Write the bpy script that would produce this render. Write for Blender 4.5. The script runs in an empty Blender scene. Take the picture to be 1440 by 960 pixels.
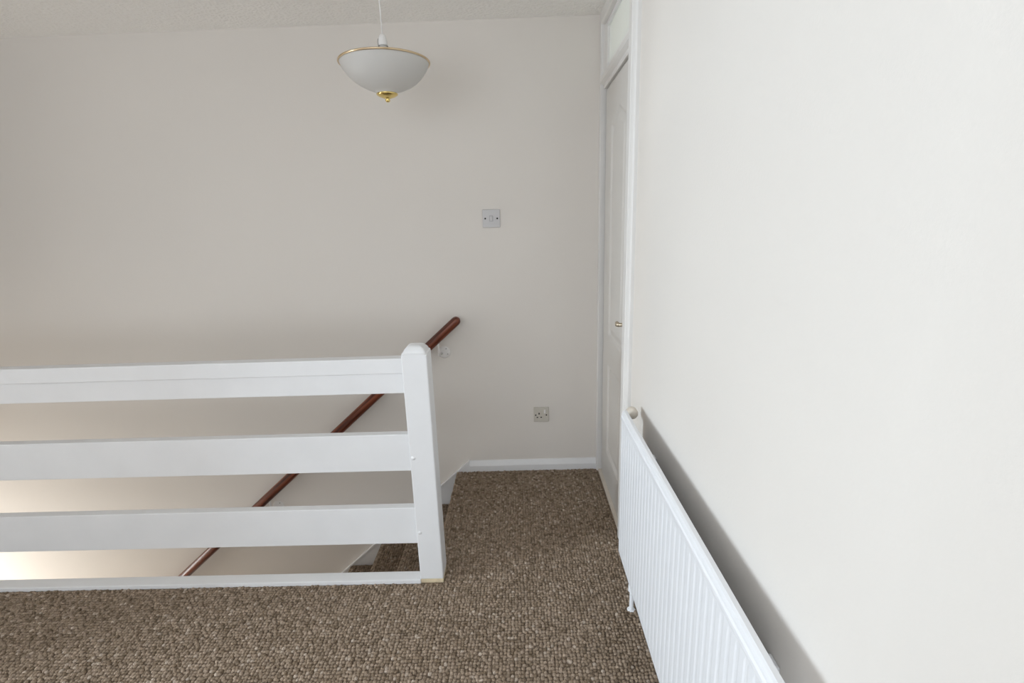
import bpy, bmesh, math, random
import numpy as np
from mathutils import Matrix, Vector

# ------------------------------------------------------------------ camera, world, light, exposure
scene = bpy.context.scene
COL = scene.collection
random.seed(7)
RNG = np.random.default_rng(7)

cam_d = bpy.data.cameras.new('camera')
cam = bpy.data.objects.new('camera', cam_d)
COL.objects.link(cam)
cam_d.sensor_fit = 'HORIZONTAL'
cam_d.sensor_width = 36.0
cam_d.lens = 691.14 * 36.0 / 1440.0
cam_d.clip_start = 0.02
R_ = Vector((0.99947174, 0.00823695, -0.03143885))
U_ = Vector((0.02853267, 0.2407693, 0.97016289))
F_ = Vector((-0.01556069, 0.97054742, -0.24040708))
m = Matrix.Identity(4)
for i in range(3):
    m[i][0] = R_[i]; m[i][1] = U_[i]; m[i][2] = -F_[i]
m[2][3] = 1.4001
cam.matrix_world = m
scene.camera = cam

scene.view_settings.view_transform = 'Standard'
scene.view_settings.look = 'None'
scene.view_settings.gamma = 1.0
scene.view_settings.use_curve_mapping = False
scene.view_settings.exposure = -0.05

world = bpy.data.worlds.new('daylight')
scene.world = world
world.use_nodes = True
bg = world.node_tree.nodes['Background']
bg.inputs[0].default_value = (0.80, 0.90, 1.0, 1)
bg.inputs[1].default_value = 1.0

def area(name, loc, rot, sx, sy, power, color):
    l = bpy.data.lights.new(name, 'AREA')
    l.shape = 'RECTANGLE'; l.size = sx; l.size_y = sy
    l.energy = power; l.color = color
    o = bpy.data.objects.new(name, l)
    COL.objects.link(o)
    o.location = loc; o.rotation_euler = rot
    return o
# daylight entering by the bedroom window (through the open doorway on the left), the rear landing window the side room and the glazed front door in the hall below
area('daylight_bedroom_window', (-4.83, 0.00, 1.60), (0, math.radians(-90), 0), 1.20, 0.75, 182.0, (0.78, 0.90, 1.0))
area('daylight_hall_door', (-3.97, 2.13, -1.00), (0, math.radians(-90), 0), 1.50, 0.66, 25.0, (1.0, 0.97, 0.91))
area('daylight_rear_window', (-1.10, -1.83, 1.40), (math.radians(90), 0, 0), 2.40, 1.40, 38.5, (0.90, 0.945, 1.0))
area('daylight_side_room', (1.72, 2.2, 1.9), (0, math.radians(90), 0), 0.7, 0.6, 25.0, (0.95, 1.0, 0.98))

# ------------------------------------------------------------------ helpers
XR, YB, H = 0.4423, 2.5746, 2.3067       # right wall plane, back wall plane, ceiling
XL, YF = -2.70, -1.70                    # left wall plane, wall behind the camera
SY = 1.700                               # stairwell side of the landing
ZH = -2.60                               # hall floor below

def obj(name, bm, mat, parent=None, smooth=False):
    me = bpy.data.meshes.new(name)
    if smooth:
        for f in bm.faces: f.smooth = True
    bm.to_mesh(me); bm.free()
    if mat: me.materials.append(mat)
    o = bpy.data.objects.new(name, me)
    COL.objects.link(o)
    if parent:
        o.parent = parent
        o.location = -Vector(parent_world(parent))
    return o
def parent_world(o):
    v = Vector((0, 0, 0))
    while o:
        v += o.location; o = o.parent
    return v
def thing(name, loc, label, cat, group=None):
    o = bpy.data.objects.new(name, None)
    o.empty_display_size = 0.05
    COL.objects.link(o)
    o.location = loc
    o['label'] = label; o['category'] = cat
    if group: o['group'] = group
    return o
def structure(o):
    o['kind'] = 'structure'
    return o

def box(bm, x0, x1, y0, y1, z0, z1, bevel=0.0, seg=2):
    r = bmesh.ops.create_cube(bm, size=1.0)
    vs = r['verts']
    for v in vs:
        v.co = Vector((x0 + (v.co.x + .5) * (x1 - x0), y0 + (v.co.y + .5) * (y1 - y0), z0 + (v.co.z + .5) * (z1 - z0)))
    if bevel > 0:
        es = list({e for v in vs for e in v.link_edges})
        bmesh.ops.bevel(bm, geom=es, offset=bevel, segments=seg, affect='EDGES', profile=0.5)
    return bm
def B(*a, **k):
    return box(bmesh.new(), *a, **k)

def prism(bm, pts, axis, a, b):
    """closed outline pts (2D) extruded along axis from a to b"""
    def P(u, v, w):
        return {'x': (w, u, v), 'y': (u, w, v), 'z': (u, v, w)}[axis]
    lo = [bm.verts.new(P(u, v, a)) for u, v in pts]
    hi = [bm.verts.new(P(u, v, b)) for u, v in pts]
    n = len(pts)
    bm.faces.new(lo); bm.faces.new(hi[::-1])
    for i in range(n):
        bm.faces.new((lo[i], hi[i], hi[(i + 1) % n], lo[(i + 1) % n]))
    bmesh.ops.recalc_face_normals(bm, faces=bm.faces[:])
    return bm

def lathe(bm, prof, c, seg=32, axis='z'):
    """prof: (radius, height) list, open ends closed when r=0"""
    rings = []
    for r, h in prof:
        if r < 1e-6:
            rings.append([bm.verts.new((0, 0, h))])
        else:
            rings.append([bm.verts.new((r * math.cos(2 * math.pi * i / seg), r * math.sin(2 * math.pi * i / seg), h)) for i in range(seg)])
    for a, b in zip(rings[:-1], rings[1:]):
        for i in range(seg):
            j = (i + 1) % seg
            if len(a) == 1 and len(b) == 1: continue
            if len(a) == 1: bm.faces.new((a[0], b[i], b[j]))
            elif len(b) == 1: bm.faces.new((a[i], b[0], a[j]))
            else: bm.faces.new((a[i], b[i], b[j], a[j]))
    vs = [v for r in rings for v in r]
    M = {'z': Matrix.Identity(3), 'y': Matrix(((1, 0, 0), (0, 0, 1), (0, -1, 0))), 'x': Matrix(((0, 0, 1), (0, 1, 0), (-1, 0, 0))),
         '-y': Matrix(((1, 0, 0), (0, 0, -1), (0, 1, 0))), '-x': Matrix(((0, 0, -1), (0, 1, 0), (1, 0, 0)))}[axis]
    for v in vs: v.co = M @ v.co + Vector(c)
    bmesh.ops.recalc_face_normals(bm, faces=list({f for v in vs for f in v.link_faces}))
    return bm

def tube(bm, pts, r, seg=14, cap=True, round_end=False):
    pts = [Vector(p) for p in pts]
    rs = r if isinstance(r, (list, tuple)) else [r] * len(pts)
    rings = []
    up = None
    for i, p in enumerate(pts):
        t = (pts[min(i + 1, len(pts) - 1)] - pts[max(i - 1, 0)]).normalized()
        if up is None:
            up = Vector((0, 0, 1)) if abs(t.z) < 0.9 else Vector((1, 0, 0))
        a = t.cross(up).normalized(); b = a.cross(t).normalized(); up = b
        rings.append([bm.verts.new(p + (a * math.cos(2 * math.pi * k / seg) + b * math.sin(2 * math.pi * k / seg)) * rs[i]) for k in range(seg)])
    for A, C in zip(rings[:-1], rings[1:]):
        for k in range(seg):
            bm.faces.new((A[k], A[(k + 1) % seg], C[(k + 1) % seg], C[k]))
    if cap:
        bm.faces.new(rings[0][::-1]); bm.faces.new(rings[-1])
    bmesh.ops.recalc_face_normals(bm, faces=bm.faces[:])
    return bm

def ring_tube(bm, c, R, r, seg=64, s2=8):
    vs = [[bm.verts.new((c[0] + (R + r * math.cos(2 * math.pi * j / s2)) * math.cos(2 * math.pi * i / seg),
                         c[1] + (R + r * math.cos(2 * math.pi * j / s2)) * math.sin(2 * math.pi * i / seg),
                         c[2] + r * math.sin(2 * math.pi * j / s2))) for j in range(s2)] for i in range(seg)]
    for i in range(seg):
        for j in range(s2):
            bm.faces.new((vs[i][j], vs[(i + 1) % seg][j], vs[(i + 1) % seg][(j + 1) % s2], vs[i][(j + 1) % s2]))
    bmesh.ops.recalc_face_normals(bm, faces=bm.faces[:])
    return bm

# ------------------------------------------------------------------ materials
def mat(name, color, rough=0.6, metal=0.0, spec=None):
    M = bpy.data.materials.new(name); M.use_nodes = True
    b = M.node_tree.nodes['Principled BSDF']
    b.inputs['Base Color'].default_value = (*color, 1)
    b.inputs['Roughness'].default_value = rough
    b.inputs['Metallic'].default_value = metal
    if spec is not None: b.inputs['Specular IOR Level'].default_value = spec
    return M, M.node_tree.nodes, M.node_tree.links, b

def paint(name, color, rough, var=0.03, scale=3.0, bump=0.0, bscale=200.0, bdist=0.001):
    M, n, l, b = mat(name, color, rough)
    tc = n.new('ShaderNodeTexCoord')
    ns = n.new('ShaderNodeTexNoise'); ns.inputs['Scale'].default_value = scale; ns.inputs['Detail'].default_value = 4
    l.new(tc.outputs['Object'], ns.inputs['Vector'])
    rp = n.new('ShaderNodeValToRGB')
    rp.color_ramp.elements[0].position = .3; rp.color_ramp.elements[1].position = .7
    rp.color_ramp.elements[0].color = (*[c * (1 - var) for c in color], 1)
    rp.color_ramp.elements[1].color = (*[min(1, c * (1 + var * .6)) for c in color], 1)
    l.new(ns.outputs['Fac'], rp.inputs['Fac']); l.new(rp.outputs['Color'], b.inputs['Base Color'])
    if bump > 0:
        n2 = n.new('ShaderNodeTexNoise'); n2.inputs['Scale'].default_value = bscale; n2.inputs['Detail'].default_value = 3
        l.new(tc.outputs['Object'], n2.inputs['Vector'])
        bp = n.new('ShaderNodeBump'); bp.inputs['Strength'].default_value = bump; bp.inputs['Distance'].default_value = bdist
        l.new(n2.outputs['Fac'], bp.inputs['Height']); l.new(bp.outputs['Normal'], b.inputs['Normal'])
    return M

M_wall = paint('wall_emulsion', (0.775, 0.734, 0.687), 0.75, 0.015, 1.6, 0.25, 140, 0.0012)
M_gloss = paint('white_gloss_paint', (0.81, 0.81, 0.815), 0.38, 0.02, 9, 0.12, 30, 0.0012)
M_rad = paint('radiator_enamel', (0.88, 0.89, 0.915), 0.32, 0.01, 6)
M_frame = paint('frame_paint', (0.77, 0.755, 0.735), 0.42, 0.015, 5)
M_door = paint('door_paint', (0.68, 0.66, 0.63), 0.42, 0.015, 5, 0.1, 60, 0.0008)
M_plastic = paint('switch_plastic', (0.555, 0.54, 0.54), 0.35, 0.01, 20)
M_beige = paint('aged_cream_plastic', (0.60, 0.565, 0.50), 0.45, 0.03, 40)
M_white = paint('white_plastic', (0.82, 0.80, 0.78), 0.4, 0.01, 20)
M_wood_bare = paint('bare_pine', (0.74, 0.62, 0.42), 0.7, 0.12, 60)
M_dark = paint('dark_gap', (0.02, 0.018, 0.016), 0.8, 0.1, 10)
M_seam = paint('grey_seam', (0.36, 0.36, 0.37), 0.6, 0.02, 20)
M_handle = mat('worn_brass', (0.62, 0.54, 0.42), 0.45, 1.0)[0]
M_cap = paint('cream_cap_plastic', (0.74, 0.67, 0.58), 0.6, 0.04, 40)
M_brass = mat('polished_brass', (0.80, 0.62, 0.24), 0.20, 1.0)[0]
M_rim = mat('satin_brass', (0.70, 0.55, 0.36), 0.30, 1.0)[0]
M_chrome = mat('dull_steel', (0.45, 0.44, 0.42), 0.35, 1.0)[0]

def artex():
    M, n, l, b = mat('stippled_ceiling', (0.90, 0.88, 0.85), 0.85)
    tc = n.new('ShaderNodeTexCoord')
    v = n.new('ShaderNodeTexVoronoi'); v.feature = 'SMOOTH_F1'; v.inputs['Scale'].default_value = 75; v.inputs['Smoothness'].default_value = .4
    ns = n.new('ShaderNodeTexNoise'); ns.inputs['Scale'].default_value = 45; ns.inputs['Detail'].default_value = 5
    l.new(tc.outputs['Object'], v.inputs['Vector']); l.new(tc.outputs['Object'], ns.inputs['Vector'])
    ad = n.new('ShaderNodeMath'); ad.operation = 'ADD'
    l.new(v.outputs['Distance'], ad.inputs[0]); l.new(ns.outputs['Fac'], ad.inputs[1])
    bp = n.new('ShaderNodeBump'); bp.inputs['Strength'].default_value = .55; bp.inputs['Distance'].default_value = .006
    l.new(ad.outputs[0], bp.inputs['Height']); l.new(bp.outputs['Normal'], b.inputs['Normal'])
    return M
M_ceil = artex()

def carpet_base():
    M, n, l, b = mat('loop_carpet', (0.12, 0.095, 0.075), 0.95, spec=0.1)
    tc = n.new('ShaderNodeTexCoord')
    v = n.new('ShaderNodeTexVoronoi'); v.inputs['Scale'].default_value = 95; v.inputs['Randomness'].default_value = .6
    l.new(tc.outputs['Object'], v.inputs['Vector'])
    rp = n.new('ShaderNodeValToRGB'); e = rp.color_ramp
    e.elements[0].position = 0; e.elements[0].color = (.16, .12, .085, 1)
    e.elements[1].position = 1; e.elements[1].color = (.40, .315, .24, 1)
    k = e.elements.new(.5); k.color = (.26, .20, .148, 1)
    sp = n.new('ShaderNodeSeparateColor')
    l.new(v.outputs['Color'], sp.inputs['Color']); l.new(sp.outputs['Red'], rp.inputs['Fac']); l.new(rp.outputs['Color'], b.inputs['Base Color'])
    bp = n.new('ShaderNodeBump'); bp.invert = True; bp.inputs['Strength'].default_value = .9; bp.inputs['Distance'].default_value = .006
    l.new(v.outputs['Distance'], bp.inputs['Height']); l.new(bp.outputs['Normal'], b.inputs['Normal'])
    return M
M_carpet = carpet_base()
def carpet_pile():
    M, n, l, b = mat('carpet_yarn', (0.2, 0.16, 0.13), 0.95, spec=0.1)
    at = n.new('ShaderNodeAttribute'); at.attribute_name = 'yarn'
    tc = n.new('ShaderNodeTexCoord')
    ns = n.new('ShaderNodeTexNoise'); ns.inputs['Scale'].default_value = 420; ns.inputs['Detail'].default_value = 2
    l.new(tc.outputs['Object'], ns.inputs['Vector'])
    mr = n.new('ShaderNodeMapRange'); mr.inputs[1].default_value = .3; mr.inputs[2].default_value = .7; mr.inputs[3].default_value = .55; mr.inputs[4].default_value = 1.45
    l.new(ns.outputs['Fac'], mr.inputs[0])
    mx = n.new('ShaderNodeVectorMath'); mx.operation = 'SCALE'
    l.new(at.outputs['Color'], mx.inputs[0]); l.new(mr.outputs[0], mx.inputs['Scale'])
    l.new(mx.outputs[0], b.inputs['Base Color'])
    return M
M_pile = carpet_pile()

def mahogany():
    M, n, l, b = mat('varnished_mahogany', (0.12, 0.03, 0.015), 0.3)
    tc = n.new('ShaderNodeTexCoord')
    mp = n.new('ShaderNodeMapping'); mp.inputs['Rotation'].default_value = (0, math.radians(-41.2), 0); mp.vector_type = 'TEXTURE'; mp.inputs['Scale'].default_value = (.40, .022, .022)
    l.new(tc.outputs['Object'], mp.inputs['Vector'])
    ns = n.new('ShaderNodeTexNoise'); ns.inputs['Scale'].default_value = 1.3; ns.inputs['Detail'].default_value = 5; ns.inputs['Distortion'].default_value = .6
    l.new(mp.outputs[0], ns.inputs['Vector'])
    rp = n.new('ShaderNodeValToRGB'); e = rp.color_ramp
    e.elements[0].position = .36; e.elements[0].color = (.055, .012, .007, 1)
    e.elements[1].position = .66; e.elements[1].color = (.24, .062, .026, 1)
    l.new(ns.outputs['Fac'], rp.inputs['Fac']); l.new(rp.outputs['Color'], b.inputs['Base Color'])
    return M
M_mahog = mahogany()

def frosted(name, color, trans):
    M = bpy.data.materials.new(name); M.use_nodes = True
    n, l = M.node_tree.nodes, M.node_tree.links
    n.remove(n['Principled BSDF'])
    d = n.new('ShaderNodeBsdfDiffuse'); d.inputs[0].default_value = (*color, 1)
    t = n.new('ShaderNodeBsdfTranslucent'); t.inputs[0].default_value = (*color, 1)
    g = n.new('ShaderNodeBsdfGlossy'); g.inputs['Roughness'].default_value = .35
    m1 = n.new('ShaderNodeMixShader'); m1.inputs[0].default_value = trans
    l.new(d.outputs[0], m1.inputs[1]); l.new(t.outputs[0], m1.inputs[2])
    m2 = n.new('ShaderNodeMixShader')
    fr = n.new('ShaderNodeFresnel'); fr.inputs[0].default_value = 1.35
    l.new(fr.outputs[0], m2.inputs[0]); l.new(m1.outputs[0], m2.inputs[1]); l.new(g.outputs[0], m2.inputs[2])
    l.new(m2.outputs[0], n['Material Output'].inputs[0])
    return M
M_shade = frosted('frosted_shade_glass', (0.93, 0.92, 0.90), 0.55)
M_pane = frosted('obscured_pane_glass', (0.84, 0.86, 0.845), 0.55)

# ------------------------------------------------------------------ the room shell
T = 0.12
bm = bmesh.new()
box(bm, -4.4, XR + 0.9, YB, YB + T, ZH, H + .1)
structure(obj('wall_back', bm, M_wall))

# right wall: opening for the storey-height door frame from 1.875 to the back wall
OY0 = 1.876
bm = bmesh.new()
box(bm, XR, XR + T, YF, OY0, -.2, H + .1)
structure(obj('wall_right', bm, M_wall))

bm = bmesh.new()   # left wall with an open doorway to the bedroom
wy0, wy1, wzt = -.02, .86, 2.02
box(bm, XL - T, XL, YF, wy0, -.3, H + .1)
box(bm, XL - T, XL, wy1, SY, -.2, H + .1)
box(bm, XL - T, XL, wy0, wy1, wzt, H + .1)
structure(obj('wall_left', bm, M_wall))
# bedroom beyond it, with a window in its far wall
BXL, by0, by1, bz0, bz1 = -4.75, -.40, .40, .97, 2.23
bm = bmesh.new()
box(bm, BXL - T, BXL, YF, by0, -.2, H + .1)
box(bm, BXL - T, BXL, by1, 1.66, -.2, H + .1)
box(bm, BXL - T, BXL, by0, by1, -.2, bz0)
box(bm, BXL - T, BXL, by0, by1, bz1, H + .1)
box(bm, BXL - T, XL - T, YF - T, YF, -.2, H + .1)
box(bm, BXL - T, XL - T, 1.54, 1.66, -.2, H + .1)
structure(obj('wall_bedroom', bm, M_wall))
structure(obj('ceiling_bedroom', B(BXL - T, XL - T, YF - T, 1.66, H, H + .1), M_ceil))
structure(obj('floor_bedroom', B(BXL - T, XL - T, YF - T, 1.66, -.2, 0), M_carpet))

bm = bmesh.new()   # wall behind the camera with a window opening
rx0, rx1, rz0, rz1 = -2.32, .12, .68, 2.12
box(bm, XL - T, rx0, YF - T, YF, -.2, H + .1)
box(bm, rx1, XR + T, YF - T, YF, -.2, H + .1)
box(bm, rx0, rx1, YF - T, YF, -.2, rz0)
box(bm, rx0, rx1, YF - T, YF, rz1, H + .1)
structure(obj('wall_front', bm, M_wall))

bm = B(XL - T, XR + .9, YF - T, YB + T, H, H + .1)
box(bm, -4.06, XL - T, 1.66, YB + T, H, H + .1)
structure(obj('ceiling', bm, M_ceil))

# landing floor: an L around the stairwell, with a carpeted bullnose at the top step
bm = bmesh.new()
box(bm, XL - T, XR + .02, YF - T, SY, -.2, 0)
box(bm, -.3657, XR + .02, SY, YB, -.2, 0)
structure(obj('floor', bm, M_carpet))

# stairwell: wall under the landing edge, lower hall
structure(obj('wall_stairwell', B(-3.94, -.3657, SY, SY + .02, ZH, -.001), M_wall))
structure(obj('wall_stair_return', B(-3.94, XL - T, SY - .04, SY, 0, H), M_wall))
bm = bmesh.new()   # end wall of the stairwell with the glazed front door opening
box(bm, -4.06, -3.94, SY, 1.76, ZH, H)
box(bm, -4.06, -3.94, 2.50, YB, ZH, H)
box(bm, -4.06, -3.94, 1.76, 2.50, -.20, H)
box(bm, -4.06, -3.94, 1.76, 2.50, ZH, -1.80)
structure(obj('wall_hall', bm, M_wall))
structure(obj('floor_hall', B(-4.06, -.3657, SY, YB + T, ZH - .1, ZH), M_carpet))

# room behind the fanlight and door
bm = bmesh.new()
box(bm, XR + T, 1.9, OY0 - .42, OY0 - .3, -.2, H + .1)
box(bm, 1.9, 2.0, OY0 - .42, YB + T, -.2, H + .1)
box(bm, XR + .9, 2.0, YB, YB + T, -.2, H + .1)
structure(obj('wall_side_room', bm, M_wall))
structure(obj('ceiling_side_room', B(XR + .9, 2.0, OY0 - .42, YB + T, H, H + .1), M_ceil))
structure(obj('floor_side_room', B(XR + .02, 2.0, OY0 - .42, YB + T, -.2, 0), M_carpet))

# windows out of view
def casement(name, x0, x1, y0, y1, z0, z1, along):
    w = bpy.data.objects.new(name, None); COL.objects.link(w); w['kind'] = 'structure'
    s = .05
    if along == 'y':
        for a, b, c, d in ((y0, y1, z0, z0 + s), (y0, y1, z1 - s, z1), (y0, y0 + s, z0 + s, z1 - s), (y1 - s, y1, z0 + s, z1 - s)):
            obj('window_frame', B(x0, x1, a, b, c, d, bevel=.004), M_gloss, w)
    else:
        for a, b, c, d in ((x0, x1, z0, z0 + s), (x0, x1, z1 - s, z1), (x0, x0 + s, z0 + s, z1 - s), (x1 - s, x1, z0 + s, z1 - s)):
            obj('window_frame', B(a, b, y0, y1, c, d, bevel=.004), M_gloss, w)
    return w
casement('window_2', BXL - .075, BXL - .03, by0, by1, bz0, bz1, 'y')
casement('window_3', rx0, rx1, YF - .09, YF - .03, rz0, rz1, 'x')

# ------------------------------------------------------------------ skirting
def skirting(name, outline_axis, a, b, base, sign, h=.067, t=.018):
    pts = [(0, 0), (t, 0), (t, h * .55), (t * .95, h * .6), (t * .55, h * .86), (t * .30, h), (0, h)]
    bm = bmesh.new()
    if outline_axis == 'x':
        prism(bm, [(base + sign * u, v) for u, v in pts], 'x', a, b)
    else:
        prism(bm, [(base + sign * u, v) for u, v in pts], 'y', a, b)
    return structure(obj(name, bm, M_gloss))
skirting('baseboard_back', 'x', -.308, .4155, YB, -1)
skirting('baseboard_right', 'y', YF, OY0, XR, -1)
skirting('baseboard_left', 'y', wy1, SY - .03, XL, 1)

# ------------------------------------------------------------------ storey frame: posts, transom, head, pane; door leaf
XF = .4155
NE = 1.948        # opening side of the near post
FE = 2.5449       # opening side of the far post
def moulded_post(name, y0, y1, z0, z1, lip):
    bm = bmesh.new()
    if lip:   # architrave profile in plan, rounded outer edge against the wall
        pts = [(XR + .06, y1), (XF + .003, y1), (XF, y1 - .003), (XF, y0 + .026), (XF + .004, y0 + .020), (XF + .004, y0 + .014), (XF + .009, y0 + .004), (XF + .015, y0), (XR + .06, y0)]
    else:
        pts = [(XR + .06, y1), (XF, y1), (XF, y0 + .003), (XF + .003, y0), (XR + .06, y0)]
    prism(bm, pts, 'z', z0, z1)
    return structure(obj(name, bm, M_frame))
moulded_post('trim_1', OY0, NE, 0, H, True)
moulded_post('trim_2', FE, YB - .0005, 0, H, False)
# transom rail between door and fanlight: stepped section
bm = bmesh.new()
pts = [(XR - .008, 1.984), (XR - .011, 1.987), (XR - .011, 2.000), (XF + .006, 2.006), (XF, 2.010), (XF, 2.026), (XF + .006, 2.032), (XF + .006, 2.040), (XF + .014, 2.048), (XF + .016, 2.056), (XR + .06, 2.056), (XR + .06, 1.984)]
prism(bm, pts, 'y', NE, FE)
structure(obj('trim_3', bm, M_frame))
bm = bmesh.new()
prism(bm, [(XF, 2.262), (XF, H), (XR + .06, H), (XR + .06, 2.255), (XR, 2.255), (XF + .006, 2.258)], 'y', NE, FE)
structure(obj('trim_4', bm, M_frame))

w1 = bpy.data.objects.new('window_1', None); COL.objects.link(w1); w1['kind'] = 'structure'
w1.location = (XR + .01, 2.25, 2.056)
pane = obj('pane', B(XR + .008, XR + .014, NE + .01, FE - .01, 2.06, 2.25), M_pane, w1)
for (a, b, c, d) in ((FE - .034, FE, 2.056, 2.255), (NE, NE + .034, 2.056, 2.255)):
    far = a > 2.2
    bm = bmesh.new()
    prism(bm, [(XR - .012, b), (XR + .008, b), (XR + .008, a), (XR - .002, a)] if far else [(XR - .012, a), (XR - .002, b), (XR + .008, b), (XR + .008, a)], 'z', c, d)
    obj('glazing_bead', bm, M_frame, w1)
for z0, z1, up in ((2.056, 2.072, True), (2.240, 2.255, False)):
    obj('glazing_bead', B(XR - .004, XR + .008, NE + .034, FE - .034, z0, z1), M_gloss, w1)

# door leaf: moulded panel door with an arched upper panel
door = bpy.data.objects.new('door_1', None); COL.objects.link(door); door['kind'] = 'structure'
door.location = (XR, 2.25, 0)
DY0, DY1, DZ0, DZ1 = NE + .004, FE - .013, .012, 1.977
def door_leaf():
    """front skin as a height field: panels with an ogee moulding"""
    ny, nz = 96, 330
    ys = np.linspace(DY0, DY1, ny); zs = np.linspace(DZ0, DZ1, nz)
    Y, Z = np.meshgrid(ys, zs, indexing='ij')
    c = (DY0 + DY1) / 2; hw = 2.398 - c
    def sd(lo, hi, arch):
        top = np.full_like(Y, hi)
        if arch:
            u = np.clip(np.abs(Y - c) / hw, 0, 1)
            top = hi - .045 * (1 - np.cos(np.clip(u / .92 * math.pi, 0, math.pi))) * .5
        dx = hw - np.abs(Y - c)
        dz = np.minimum(Z - lo, top - Z)
        return np.minimum(dx, dz)
    d = np.maximum(sd(.82, 1.850, True), sd(.19, .675, False))
    # moulding: drops 8 mm over 10 mm, rises back 6 mm over 30 mm, flat field
    prof = np.interp(d, [-.004, 0, .004, .012, .020, .050, .060], [0, .0, -.005, -.011, -.011, -.0015, -.0015])
    X = XR - prof
    bm = bmesh.new()
    V = [[bm.verts.new((X[i, j], Y[i, j], Z[i, j])) for j in range(nz)] for i in range(ny)]
    for i in range(ny - 1):
        for j in range(nz - 1):
            f = bm.faces.new((V[i][j], V[i][j + 1], V[i + 1][j + 1], V[i + 1][j])); f.smooth = True
    # edges and back
    bk = [bm.verts.new((XR + .04, y, z)) for y, z in ((DY0, DZ0), (DY0, DZ1), (DY1, DZ1), (DY1, DZ0))]
    bm.faces.new(bk)
    bm.faces.new([V[0][j] for j in range(nz)][::-1] + [bk[0], bk[1]])
    bm.faces.new([V[-1][j] for j in range(nz)] + [bk[2], bk[3]])
    bm.faces.new([V[i][0] for i in range(ny)] + [bk[3], bk[0]])
    bm.faces.new([V[i][-1] for i in range(ny)][::-1] + [bk[1], bk[2]])
    bmesh.ops.recalc_face_normals(bm, faces=bm.faces[:])
    return bm
obj('door_leaf', door_leaf(), M_door, door)
HZ = .955
hd = obj('door_handle', B(XR - .008, XR, 1.962, 2.000, HZ - .07, HZ + .07, bevel=.003), M_handle, door)
bm = bmesh.new()
tube(bm, [(XR - .006, 1.980, HZ + .012), (XR - .034, 1.980, HZ + .012)], .008)
tube(bm, [(XR - .034, 1.974, HZ + .012), (XR - .036, 1.99, HZ + .014), (XR - .034, 2.015, HZ + .013), (XR - .032, 2.030, HZ + .008), (XR - .030, 2.036, HZ - .004)], [.008, .008, .0075, .0075, .006])
obj('lever', bm, M_handle, hd, smooth=True)
bm = bmesh.new()   # stop behind the leaf, near-black: the gap's shade put into its colour
box(bm, XR + .041, XR + .060, FE - .03, FE, .006, 1.984)
box(bm, XR + .041, XR + .060, NE, FE - .03, 1.955, 1.984)
structure(obj('trim_6', bm, M_dark))
structure(obj('trim_5', B(XR - .017, XR + .06, NE, FE, 0, .0105), M_cap)) # threshold strip

# ------------------------------------------------------------------ staircase
XS = [-.3857] + [-.617 - .224 * k for k in range(12)]
st = thing('staircase', (-.5, 2.1, ZH), 'brown carpeted staircase descending behind the white balustrade', 'stairs')
def step_bm(x_nose, x_back, z, zb):
    bm = bmesh.new()
    r = .012; pts = []
    t = .030
    for a in range(0, 181, 20):
        pts.append((x_nose + t / 2 - t / 2 * math.sin(math.radians(a)), z - t / 2 + t / 2 * math.cos(math.radians(a))))
    pts += [(x_nose + .02, z - t), (x_nose + .02, zb), (x_back, zb), (x_back, z)]
    prism(bm, pts, 'y', SY + .021, YB - .0205)
    return bm
obj('landing_nosing', step_bm(XS[0], -.3657, 0, -.2), M_carpet, st)
steps = []
for k in range(1, 13):
    sp = obj('step', step_bm(XS[k], XS[k - 1] + .0195, -.2 * k, -.2 * k - .2), M_carpet, st)
    steps.append(sp)
# string board along the back wall
sx0, sz0, sl = -.3085, .0725, .892
bm = bmesh.new()
xe = -3.0
pts = [(sx0, sz0), (sx0, .0), (sx0, -.30), (xe, sz0 - sl * (sx0 - xe) - .42), (xe, sz0 - sl * (sx0 - xe))]
prism(bm, pts, 'y', YB - .020, YB - .0005)
wstr = obj('wall_string', bm, M_gloss, st)
bm = bmesh.new()
prism(bm, [(sx0, sz0 + .001), (sx0, sz0 - .010), (xe, sz0 - sl * (sx0 - xe) - .010), (xe, sz0 - sl * (sx0 - xe) + .001)], 'y', YB - .024, YB - .0195)
obj('string_bead', bm, M_gloss, wstr)

# ------------------------------------------------------------------ balustrade
bal = thing('balustrade', (-.38, 1.72, 0), 'white painted landing balustrade of one square post and three flat boards', 'balustrade')
NX0, NX1, NY0, NY1 = -.423, -.331, 1.674, 1.766
bm = bmesh.new()
box(bm, NX0, NX1, NY0, NY1, .018, .945, bevel=.004)
post = obj('newel_post', bm, M_gloss, bal)
bm = bmesh.new()   # weathered cap: chamfered pyramid with rounded crown
c = ((NX0 + NX1) / 2, (NY0 + NY1) / 2)
hx = (NX1 - NX0) / 2
levels = [(hx - .001, .938), (hx, .944), (hx, .948), (hx - .004, .9505), (hx * .80, .9605), (hx * .66, .9680), (hx * .56, .9720), (hx * .40, .9750), (hx * .20, .9760)]
rings = []
for s, z in levels:
    cr = s * .22
    ring = []
    for sx, sy in ((1, 1), (-1, 1), (-1, -1), (1, -1)):
        a0 = math.atan2(sy, sx) - math.pi / 4
        for kk in range(4):
            a = a0 + kk * math.pi / 6
            ring.append(bm.verts.new((c[0] + sx * (s - cr) + cr * math.cos(a), c[1] + sy * (s - cr) + cr * math.sin(a), z)))
    rings.append(ring)
n = len(rings[0])
for A, C in zip(rings[:-1], rings[1:]):
    for i in range(n): bm.faces.new((A[i], A[(i + 1) % n], C[(i + 1) % n], C[i]))
bm.faces.new(rings[-1]); bm.faces.new(rings[0][::-1])
bmesh.ops.recalc_face_normals(bm, faces=bm.faces[:])
obj('post_cap', bm, M_gloss, post)
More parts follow.
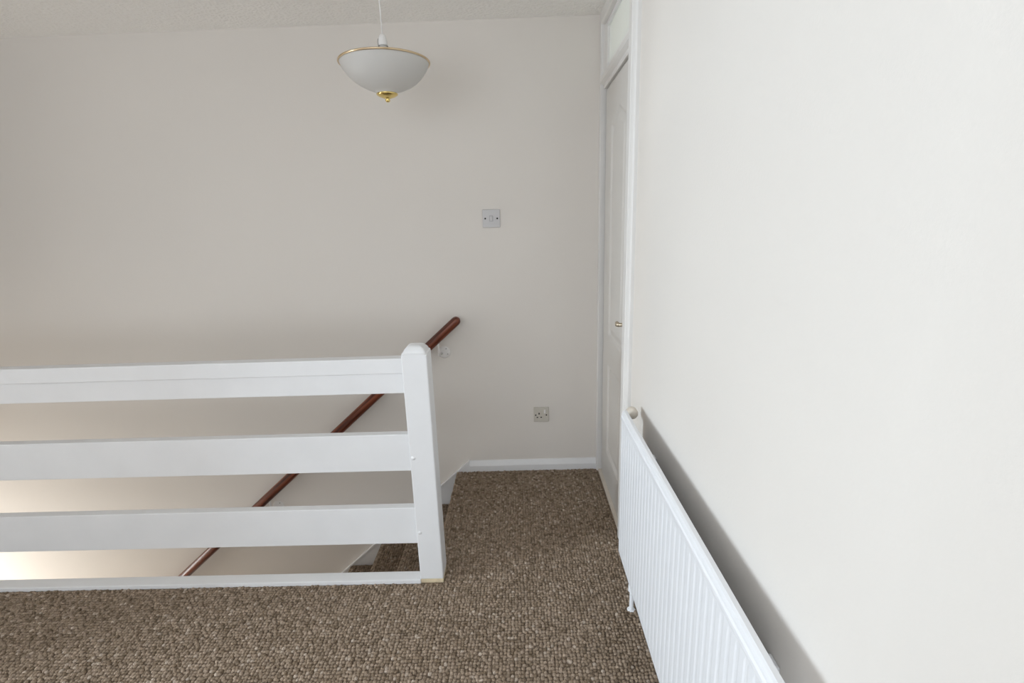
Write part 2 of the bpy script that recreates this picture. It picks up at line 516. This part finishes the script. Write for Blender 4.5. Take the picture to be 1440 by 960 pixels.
o = obj('post_foot', B(NX0 + .001, NX1 - .001, NY0 + .001, NY1 - .001, -.0, .0185, bevel=.001), M_wood_bare, post); o['label'] = 'unpainted bare wood foot of the post'
for z in (.5476, .2295):
    bm = bmesh.new()
    lathe(bm, [(.0, .0035), (.004, .003), (.0075, .0012), (.009, -.001)], (-.410, NY0, z), 16, '-y')
    obj('screw_plug', bm, M_gloss, post, smooth=True)
BX0 = XL + .001
BY0, BY1 = 1.698, 1.732
tr = obj('top_rail', B(BX0, NX0 + .004, BY0, BY1, .796, .8745, bevel=.002), M_gloss, bal)
obj('rail_capping', B(BX0, NX0 + .004, BY0 - .006, BY1 + .006, .8725, .930, bevel=.003), M_gloss, tr)
for z0, z1 in ((.483, .633), (.166, .3245)):
    obj('rail_board', B(BX0, NX0 + .004, BY0, BY1, z0, z1, bevel=.0025), M_gloss, bal)
obj('base_strip', B(BX0, NX0 + .002, 1.670, 1.721, .0, .020, bevel=.002), M_gloss, bal)

# ------------------------------------------------------------------ wall handrail
hr = thing('handrail', (-.9, YB - .06, .4), 'dark reddish mahogany handrail sloping up the back wall above the stairs', 'handrail')
ax = Vector((-.312, YB - .060, .9115)); dv = Vector((-.588, 0, -.5145)).normalized()
bm = bmesh.new()
rr = .0245
pts, rs = [], []
for a in (4, 18, 32, 46, 60, 75):
    pts.append(ax + dv * (rr * (1 - math.cos(math.radians(a))))); rs.append(rr * math.sin(math.radians(a)))
pts += [ax + dv * t for t in (.03, .3, 1.0, 2.0, 2.9)]; rs += [rr] * 5
tube(bm, pts, rs, 24)
obj('rail', bm, M_mahog, hr, smooth=True)
def bracket(cx, cz, ra):
    bm = bmesh.new()
    lathe(bm, [(.033, 0), (.033, .003), (.029, .0055), (.012, .0065), (0, .0065)], (cx, YB, cz), 28, '-y')
    b = obj('bracket', bm, M_white, hr, smooth=True)
    bm = bmesh.new()
    P = ax + dv * ra
    end = Vector((P.x + .0, P.y, P.z - .022))
    tube(bm, [(cx - .012, YB - .004, cz - .006), (cx - .016, YB - .030, cz - .012), (cx - .022, YB - .052, cz - .004), (end.x + .006, YB - .060, end.z - .006), end], .0055, 10)
    obj('bracket_arm', bm, M_white, b, smooth=True)
    for dx, dz in ((.011, .020), (.018, -.010)):
        bm = bmesh.new(); lathe(bm, [(.0038, 0), (.0034, .0012), (0, .0014)], (cx + dx, YB - .006, cz + dz), 10, '-y')
        obj('screw', bm, M_chrome, b)
bracket(-.410, .714, .165)
bracket(-1.45, -.195, 1.54)
bracket(-2.35, -.985, 2.74)

# ------------------------------------------------------------------ pendant light
PX, PY = -.4585, 1.96
RZ, RR = 1.962, .159
pl = thing('pendant_light', (PX, PY, H), 'frosted glass bowl pendant lamp with brass rim and finial', 'pendant lamp')
bm = bmesh.new(); lathe(bm, [(0, 0), (.05, 0), (.05, -.006), (.044, -.014), (.014, -.026), (.008, -.034), (0, -.034)], (PX, PY, H), 32)
obj('ceiling_rose', bm, M_white, pl, smooth=True)
bm = bmesh.new(); tube(bm, [(PX, PY, H - .03), (PX, PY, 2.050)], .0024, 10)
obj('cord', bm, M_white, pl, smooth=True)
bm = bmesh.new(); lathe(bm, [(0, 2.056), (.006, 2.0555), (.0115, 2.050), (.0145, 2.040), (.0165, 2.026), (.0165, 2.018), (.0135, 2.017), (.012, 1.985), (0, 1.985)], (PX, PY, 0), 24)
lh = obj('lamp_holder', bm, M_white, pl, smooth=True)
bm = bmesh.new(); ring_tube(bm, (PX, PY, 2.0165), .0165, .0014, 32, 6)
tube(bm, [(PX - .0165, PY, 2.0165), (PX - .018, PY - .004, 2.030), (PX - .015, PY - .006, 2.040)], .0012, 6)
obj('retaining_ring', bm, M_chrome, lh, smooth=True)
bm = bmesh.new(); tube(bm, [(PX, PY, 1.99), (PX, PY, 1.84)], .004, 8)
obj('stem', bm, M_brass, pl, smooth=True)
prof = [(1.0, 0), (.985, -.03), (.955, -.10), (.90, -.185), (.82, -.285), (.72, -.375), (.60, -.455), (.48, -.515), (.37, -.555), (.29, -.58), (.245, -.605), (.225, -.630), (.222, -.650)]
outer = [(a * RR, b * RR) for a, b in prof]
inner = [(a * RR - .004, b * RR + .004) for a, b in prof[::-1]]
inner[-1] = (inner[-1][0], 0)
bm = bmesh.new(); lathe(bm, outer + inner + [outer[0]], (PX, PY, RZ), 64)
bmesh.ops.remove_doubles(bm, verts=bm.verts[:], dist=1e-6)
sh = obj('glass_shade', bm, M_shade, pl, smooth=True)
bm = bmesh.new(); ring_tube(bm, (PX, PY, RZ + .001), RR + .001, .0036, 72, 8)
obj('brass_rim', bm, M_rim, sh, smooth=True)
zb = RZ - .646 * RR
bm = bmesh.new(); lathe(bm, [(0, zb + .002), (.0375, zb + .002), (.0385, zb + .000), (.037, zb - .003), (.029, zb - .008), (.018, zb - .012), (.010, zb - .0145), (.0075, zb - .0165), (.0085, zb - .019), (.009, zb - .022), (.006, zb - .026), (0, zb - .027)], (PX, PY, 0), 40)
obj('finial', bm, M_brass, pl, smooth=True)

# ------------------------------------------------------------------ light switch and socket on the back wall
sw = thing('light_switch', (-.1258, YB, 1.36), 'square grey white light switch high on the back wall', 'switch')
def tilt_obj(o, ang):
    return o
def plate(bm, cx, cz, w, h, d, ang):
    box(bm, cx - w / 2, cx + w / 2, YB - d, YB, cz - h / 2, cz + h / 2, bevel=.0022, seg=2)
    return bm
def rot_about(bm, cx, cz, ang):
    bmesh.ops.rotate(bm, verts=bm.verts[:], cent=(cx, YB, cz), matrix=Matrix.Rotation(ang, 3, 'Y'))
    return bm
scx, scz, sa = -.1262, 1.4090, math.radians(.6)
obj('face_plate', rot_about(plate(bmesh.new(), scx, scz, .089, .089, .009, 0), scx, scz, sa), M_plastic, sw)
ro = obj('rocker', rot_about(box(bmesh.new(), scx - .0075, scx + .0075, YB - .0125, YB - .008, scz - .0135, scz + .0135, bevel=.0018), scx, scz, sa), M_plastic, sw)
obj('rocker_surround', rot_about(box(bmesh.new(), scx - .009, scx + .009, YB - .0094, YB - .008, scz - .015, scz + .015), scx, scz, sa), M_seam, sw)
for dx in (-.0305, .0305):
    bm = bmesh.new(); lathe(bm, [(.0045, 0), (.0045, .0006), (0, .0007)], (scx + dx, YB - .009, scz), 12, '-y')
    obj('screw', rot_about(bm, scx, scz, sa), M_dark, sw)

so = thing('wall_socket', (.1085, YB, .295), 'cream three pin mains socket low on the back wall', 'socket')
kx, kz, ka = .1087, .3395, math.radians(.4)
obj('face_plate', rot_about(plate(bmesh.new(), kx, kz, .084, .086, .010, 0), kx, kz, ka), M_beige, so)
obj('rocker', rot_about(box(bmesh.new(), kx + .0145, kx + .0235, YB - .0145, YB - .009, kz + .008, kz + .030, bevel=.0015), kx, kz, ka), M_white, so)
for dx, dz, w, h in ((-.012, .0065, .0070, .010), (-.0215, -.0155, .0085, .006), (-.0005, -.0150, .0085, .006)):
    obj('pin_slot', rot_about(box(bmesh.new(), kx + dx - w / 2, kx + dx + w / 2, YB - .0104, YB - .009, kz + dz - h / 2, kz + dz + h / 2), kx, kz, ka), M_dark, so)
for dx in (-.0305, .0285):
    bm = bmesh.new(); lathe(bm, [(.0042, 0), (.0042, .0005), (0, .0006)], (kx + dx, YB - .010, kz - .002), 12, '-y')
    obj('screw', rot_about(bm, kx, kz, ka), M_dark, so)

# ------------------------------------------------------------------ radiator
ra = thing('radiator', (.39, 1.1, 0), 'white fluted single panel radiator on the right wall', 'radiator')
RX, RY1, RY0, RZ0, RZ1 = .3577, 1.648, .58, .140, .727
def radiator_panel():
    """vertical section swept along the wall; the front face carries shallow upright flutes"""
    bm = bmesh.new()
    pitch = .0333
    ys = []
    y = RY1
    prof_y = [(0, 0)]
    n = int((RY1 - RY0 - .03) / pitch)
    line = [(RY1, .0), (RY1 - .012, 0)]
    y = RY1 - .012
    for i in range(n):
        line += [(y - .006, .0011), (y - .0125, .0011), (y - .0185, 0), (y - pitch, 0)]
        y -= pitch
    line += [(RY0, 0)]
    zs = [(RZ0, .010, 0), (RZ0 + .002, .003, 0), (RZ0 + .010, 0, 0), (RZ0 + .022, 0, 0), (RZ0 + .036, .0, 1), (RZ1 - .050, 0, 1), (RZ1 - .036, 0, 0), (RZ1 - .030, -.002, 0), (RZ1 - .022, -.002, 0), (RZ1 - .018, .001, 0), (RZ1 - .012, .001, 0), (RZ1 - .003, .003, 0), (RZ1, .008, 0)]
    G = [[bm.verts.new((RX + dx + f * g, yy, z)) for z, dx, g in zs] for yy, f in line]
    for a in range(len(G) - 1):
        for b in range(len(zs) - 1):
            bm.faces.new((G[a][b], G[a + 1][b], G[a + 1][b + 1], G[a][b + 1]))
    BK = [[bm.verts.new((RX + .018, yy, z)) for z in (RZ0, RZ1)] for yy, f in line]
    for a in range(len(G) - 1):
        bm.faces.new((BK[a][0], BK[a][1], BK[a + 1][1], BK[a + 1][0]))
        bm.faces.new((G[a][-1], G[a + 1][-1], BK[a + 1][1], BK[a][1]))
        bm.faces.new((G[a][0], BK[a][0], BK[a + 1][0], G[a + 1][0]))
    bm.faces.new(G[0] + [BK[0][1], BK[0][0]])
    bm.faces.new(G[-1][::-1] + [BK[-1][0], BK[-1][1]])
    bmesh.ops.recalc_face_normals(bm, faces=bm.faces[:])
    return bm
obj('panel', radiator_panel(), M_rad, ra)
for y in (1.50, .72):
    obj('wall_bracket', B(RX + .018, XR - .0005, y - .016, y + .016, .22, .62, bevel=.002), M_rad, ra)
def valve(y, s):
    bm = bmesh.new()
    tube(bm, [(RX + .022, y, 0), (RX + .022, y, RZ0 + .006)], .0075, 14)
    lathe(bm, [(.0, .0), (.015, .0), (.015, .004), (.008, .007)], (RX + .022, y, 0.001), 18)
    p = obj('supply_pipe', bm, M_rad, ra, smooth=False)
    bm = bmesh.new()
    lathe(bm, [(0, 0), (.013, 0), (.013, .022), (.010, .030), (0, .032)], (RX + .022, y, .085), 12)
    obj('valve_body', bm, M_rad, p)
valve(1.512, 1)
valve(.66, -1)
bm = bmesh.new()   # cream cap on the far end, behind the top edge
lathe(bm, [(0, 0), (.0200, 0), (.0210, .002), (.0210, .016), (.0205, .021), (.0180, .027), (.0140, .031), (.008, .0335), (0, .0345)], (.401, 1.690, .704), 28, '-y')
o = obj('end_cap', bm, M_cap, ra, smooth=True); o['label'] = 'round cream end cap'
obj('cap_stub', B(RX + .004, .384, 1.636, 1.672, .694, .708, bevel=.002), M_rad, o)

# ------------------------------------------------------------------ carpet pile
def pile(name, rects, parent=None):
    pitch = .0120
    P = []
    for x0, x1, y0, y1, z in rects:
        nx = max(1, int((x1 - x0) / pitch)); ny = max(1, int((y1 - y0) / pitch))
        gx = x0 + (np.arange(nx) + .5) * (x1 - x0) / nx; gy = y0 + (np.arange(ny) + .5) * (y1 - y0) / ny
        X, Y = np.meshgrid(gx, gy, indexing='ij')
        X = X + .0016 * np.sin(Y * 9.0 + X * 3.0)
        X = np.clip(X, x0 + .004, x1 - .004)
        P.append(np.stack([X.ravel(), Y.ravel(), np.full(X.size, z)], 1))
    P = np.concatenate(P); N = len(P)
    P[:, :2] += RNG.normal(0, .0017, (N, 2))
    S = 8
    an = np.arange(S) * 2 * math.pi / S
    dome = [np.stack([np.cos(an) * r, np.sin(an) * r, np.full(S, h)], 1) for r, h in ((1.0, 0.), (.96, .55), (.62, .90))]
    base = np.concatenate(dome + [np.array([[0, 0, 1.0]])])           # 25 verts
    ang = RNG.uniform(-1.57, 1.57, N); ca, sa_ = np.cos(ang), np.sin(ang)
    rx = RNG.uniform(.0060, .0080, N); ry = RNG.uniform(.0060, .0080, N); hh = RNG.uniform(.0058, .0088, N)
    lx = base[None, :, 0] * rx[:, None]; ly = base[None, :, 1] * ry[:, None]; lz = base[None, :, 2] * hh[:, None]
    tx = RNG.normal(0, .12, N)[:, None]; ty = RNG.normal(0, .12, N)[:, None]
    V = np.stack([P[:, 0:1] + lx * ca[:, None] - ly * sa_[:, None] + lz * tx, P[:, 1:2] + lx * sa_[:, None] + ly * ca[:, None] + lz * ty, P[:, 2:3] + lz - .0005], 2)
    nb = base.shape[0]
    q = []
    for r in range(2):
        for i in range(S):
            j = (i + 1) % S
            q.append((r * S + i, r * S + j, (r + 1) * S + j, (r + 1) * S + i))
    t = [(2 * S + i, 2 * S + (i + 1) % S, 3 * S) for i in range(S)]
    q = np.array(q); t = np.array(t)
    off = (np.arange(N) * nb)[:, None, None]
    Q = (q[None] + off).reshape(-1, 4); TT = (t[None] + off).reshape(-1, 3)
    me = bpy.data.meshes.new(name)
    me.vertices.add(N * nb); me.vertices.foreach_set('co', V.reshape(-1).astype(np.float32))
    loops = np.concatenate([Q.ravel(), TT.ravel()])
    me.loops.add(len(loops)); me.loops.foreach_set('vertex_index', loops.astype(np.int32))
    npoly = len(Q) + len(TT)
    start = np.concatenate([np.arange(len(Q)) * 4, len(Q) * 4 + np.arange(len(TT)) * 3])
    me.polygons.add(npoly); me.polygons.foreach_set('loop_start', start.astype(np.int32))
    me.polygons.foreach_set('use_smooth', np.ones(npoly, bool))
    me.update(calc_edges=True)
    # heather yarn: each loop takes one of a handful of browns
    pal = np.array([(.250, .188, .134), (.292, .223, .163), (.334, .258, .194), (.43, .35, .28), (.190, .140, .096)])
    pick = RNG.choice(len(pal), N, p=[.28, .32, .22, .05, .13])
    c = pal[pick] * RNG.uniform(.9, 1.1, (N, 1))
    ca4 = np.concatenate([np.repeat(c, nb, 0), np.ones((N * nb, 1))], 1)
    at = me.color_attributes.new('yarn', 'FLOAT_COLOR', 'POINT')
    at.data.foreach_set('color', ca4.ravel().astype(np.float32))
    me.materials.append(M_pile)
    me.validate()
    o = bpy.data.objects.new(name, me); COL.objects.link(o)
    o['kind'] = 'stuff'
    if parent: o.parent = parent; o.location = -parent_world(parent)
    return o
cp = pile('carpet_pile', [(XL + .02, XR - .02, .75, 1.668, 0), (NX1 + .002, XR - .02, 1.668, NY1, 0), (XS[0] + .004, .4155, NY1 + .002, 2.5575, 0)])
cp['label'] = 'brown heather loop pile carpet covering the landing'; cp['category'] = 'carpet'
# the treads one can see carry the same loops
for k in (1, 2, 3):
    pile('tread_pile', [(XS[k] + .022, XS[k - 1] + .014, SY + .03, YB - .026, -.2 * k)], steps[k - 1])
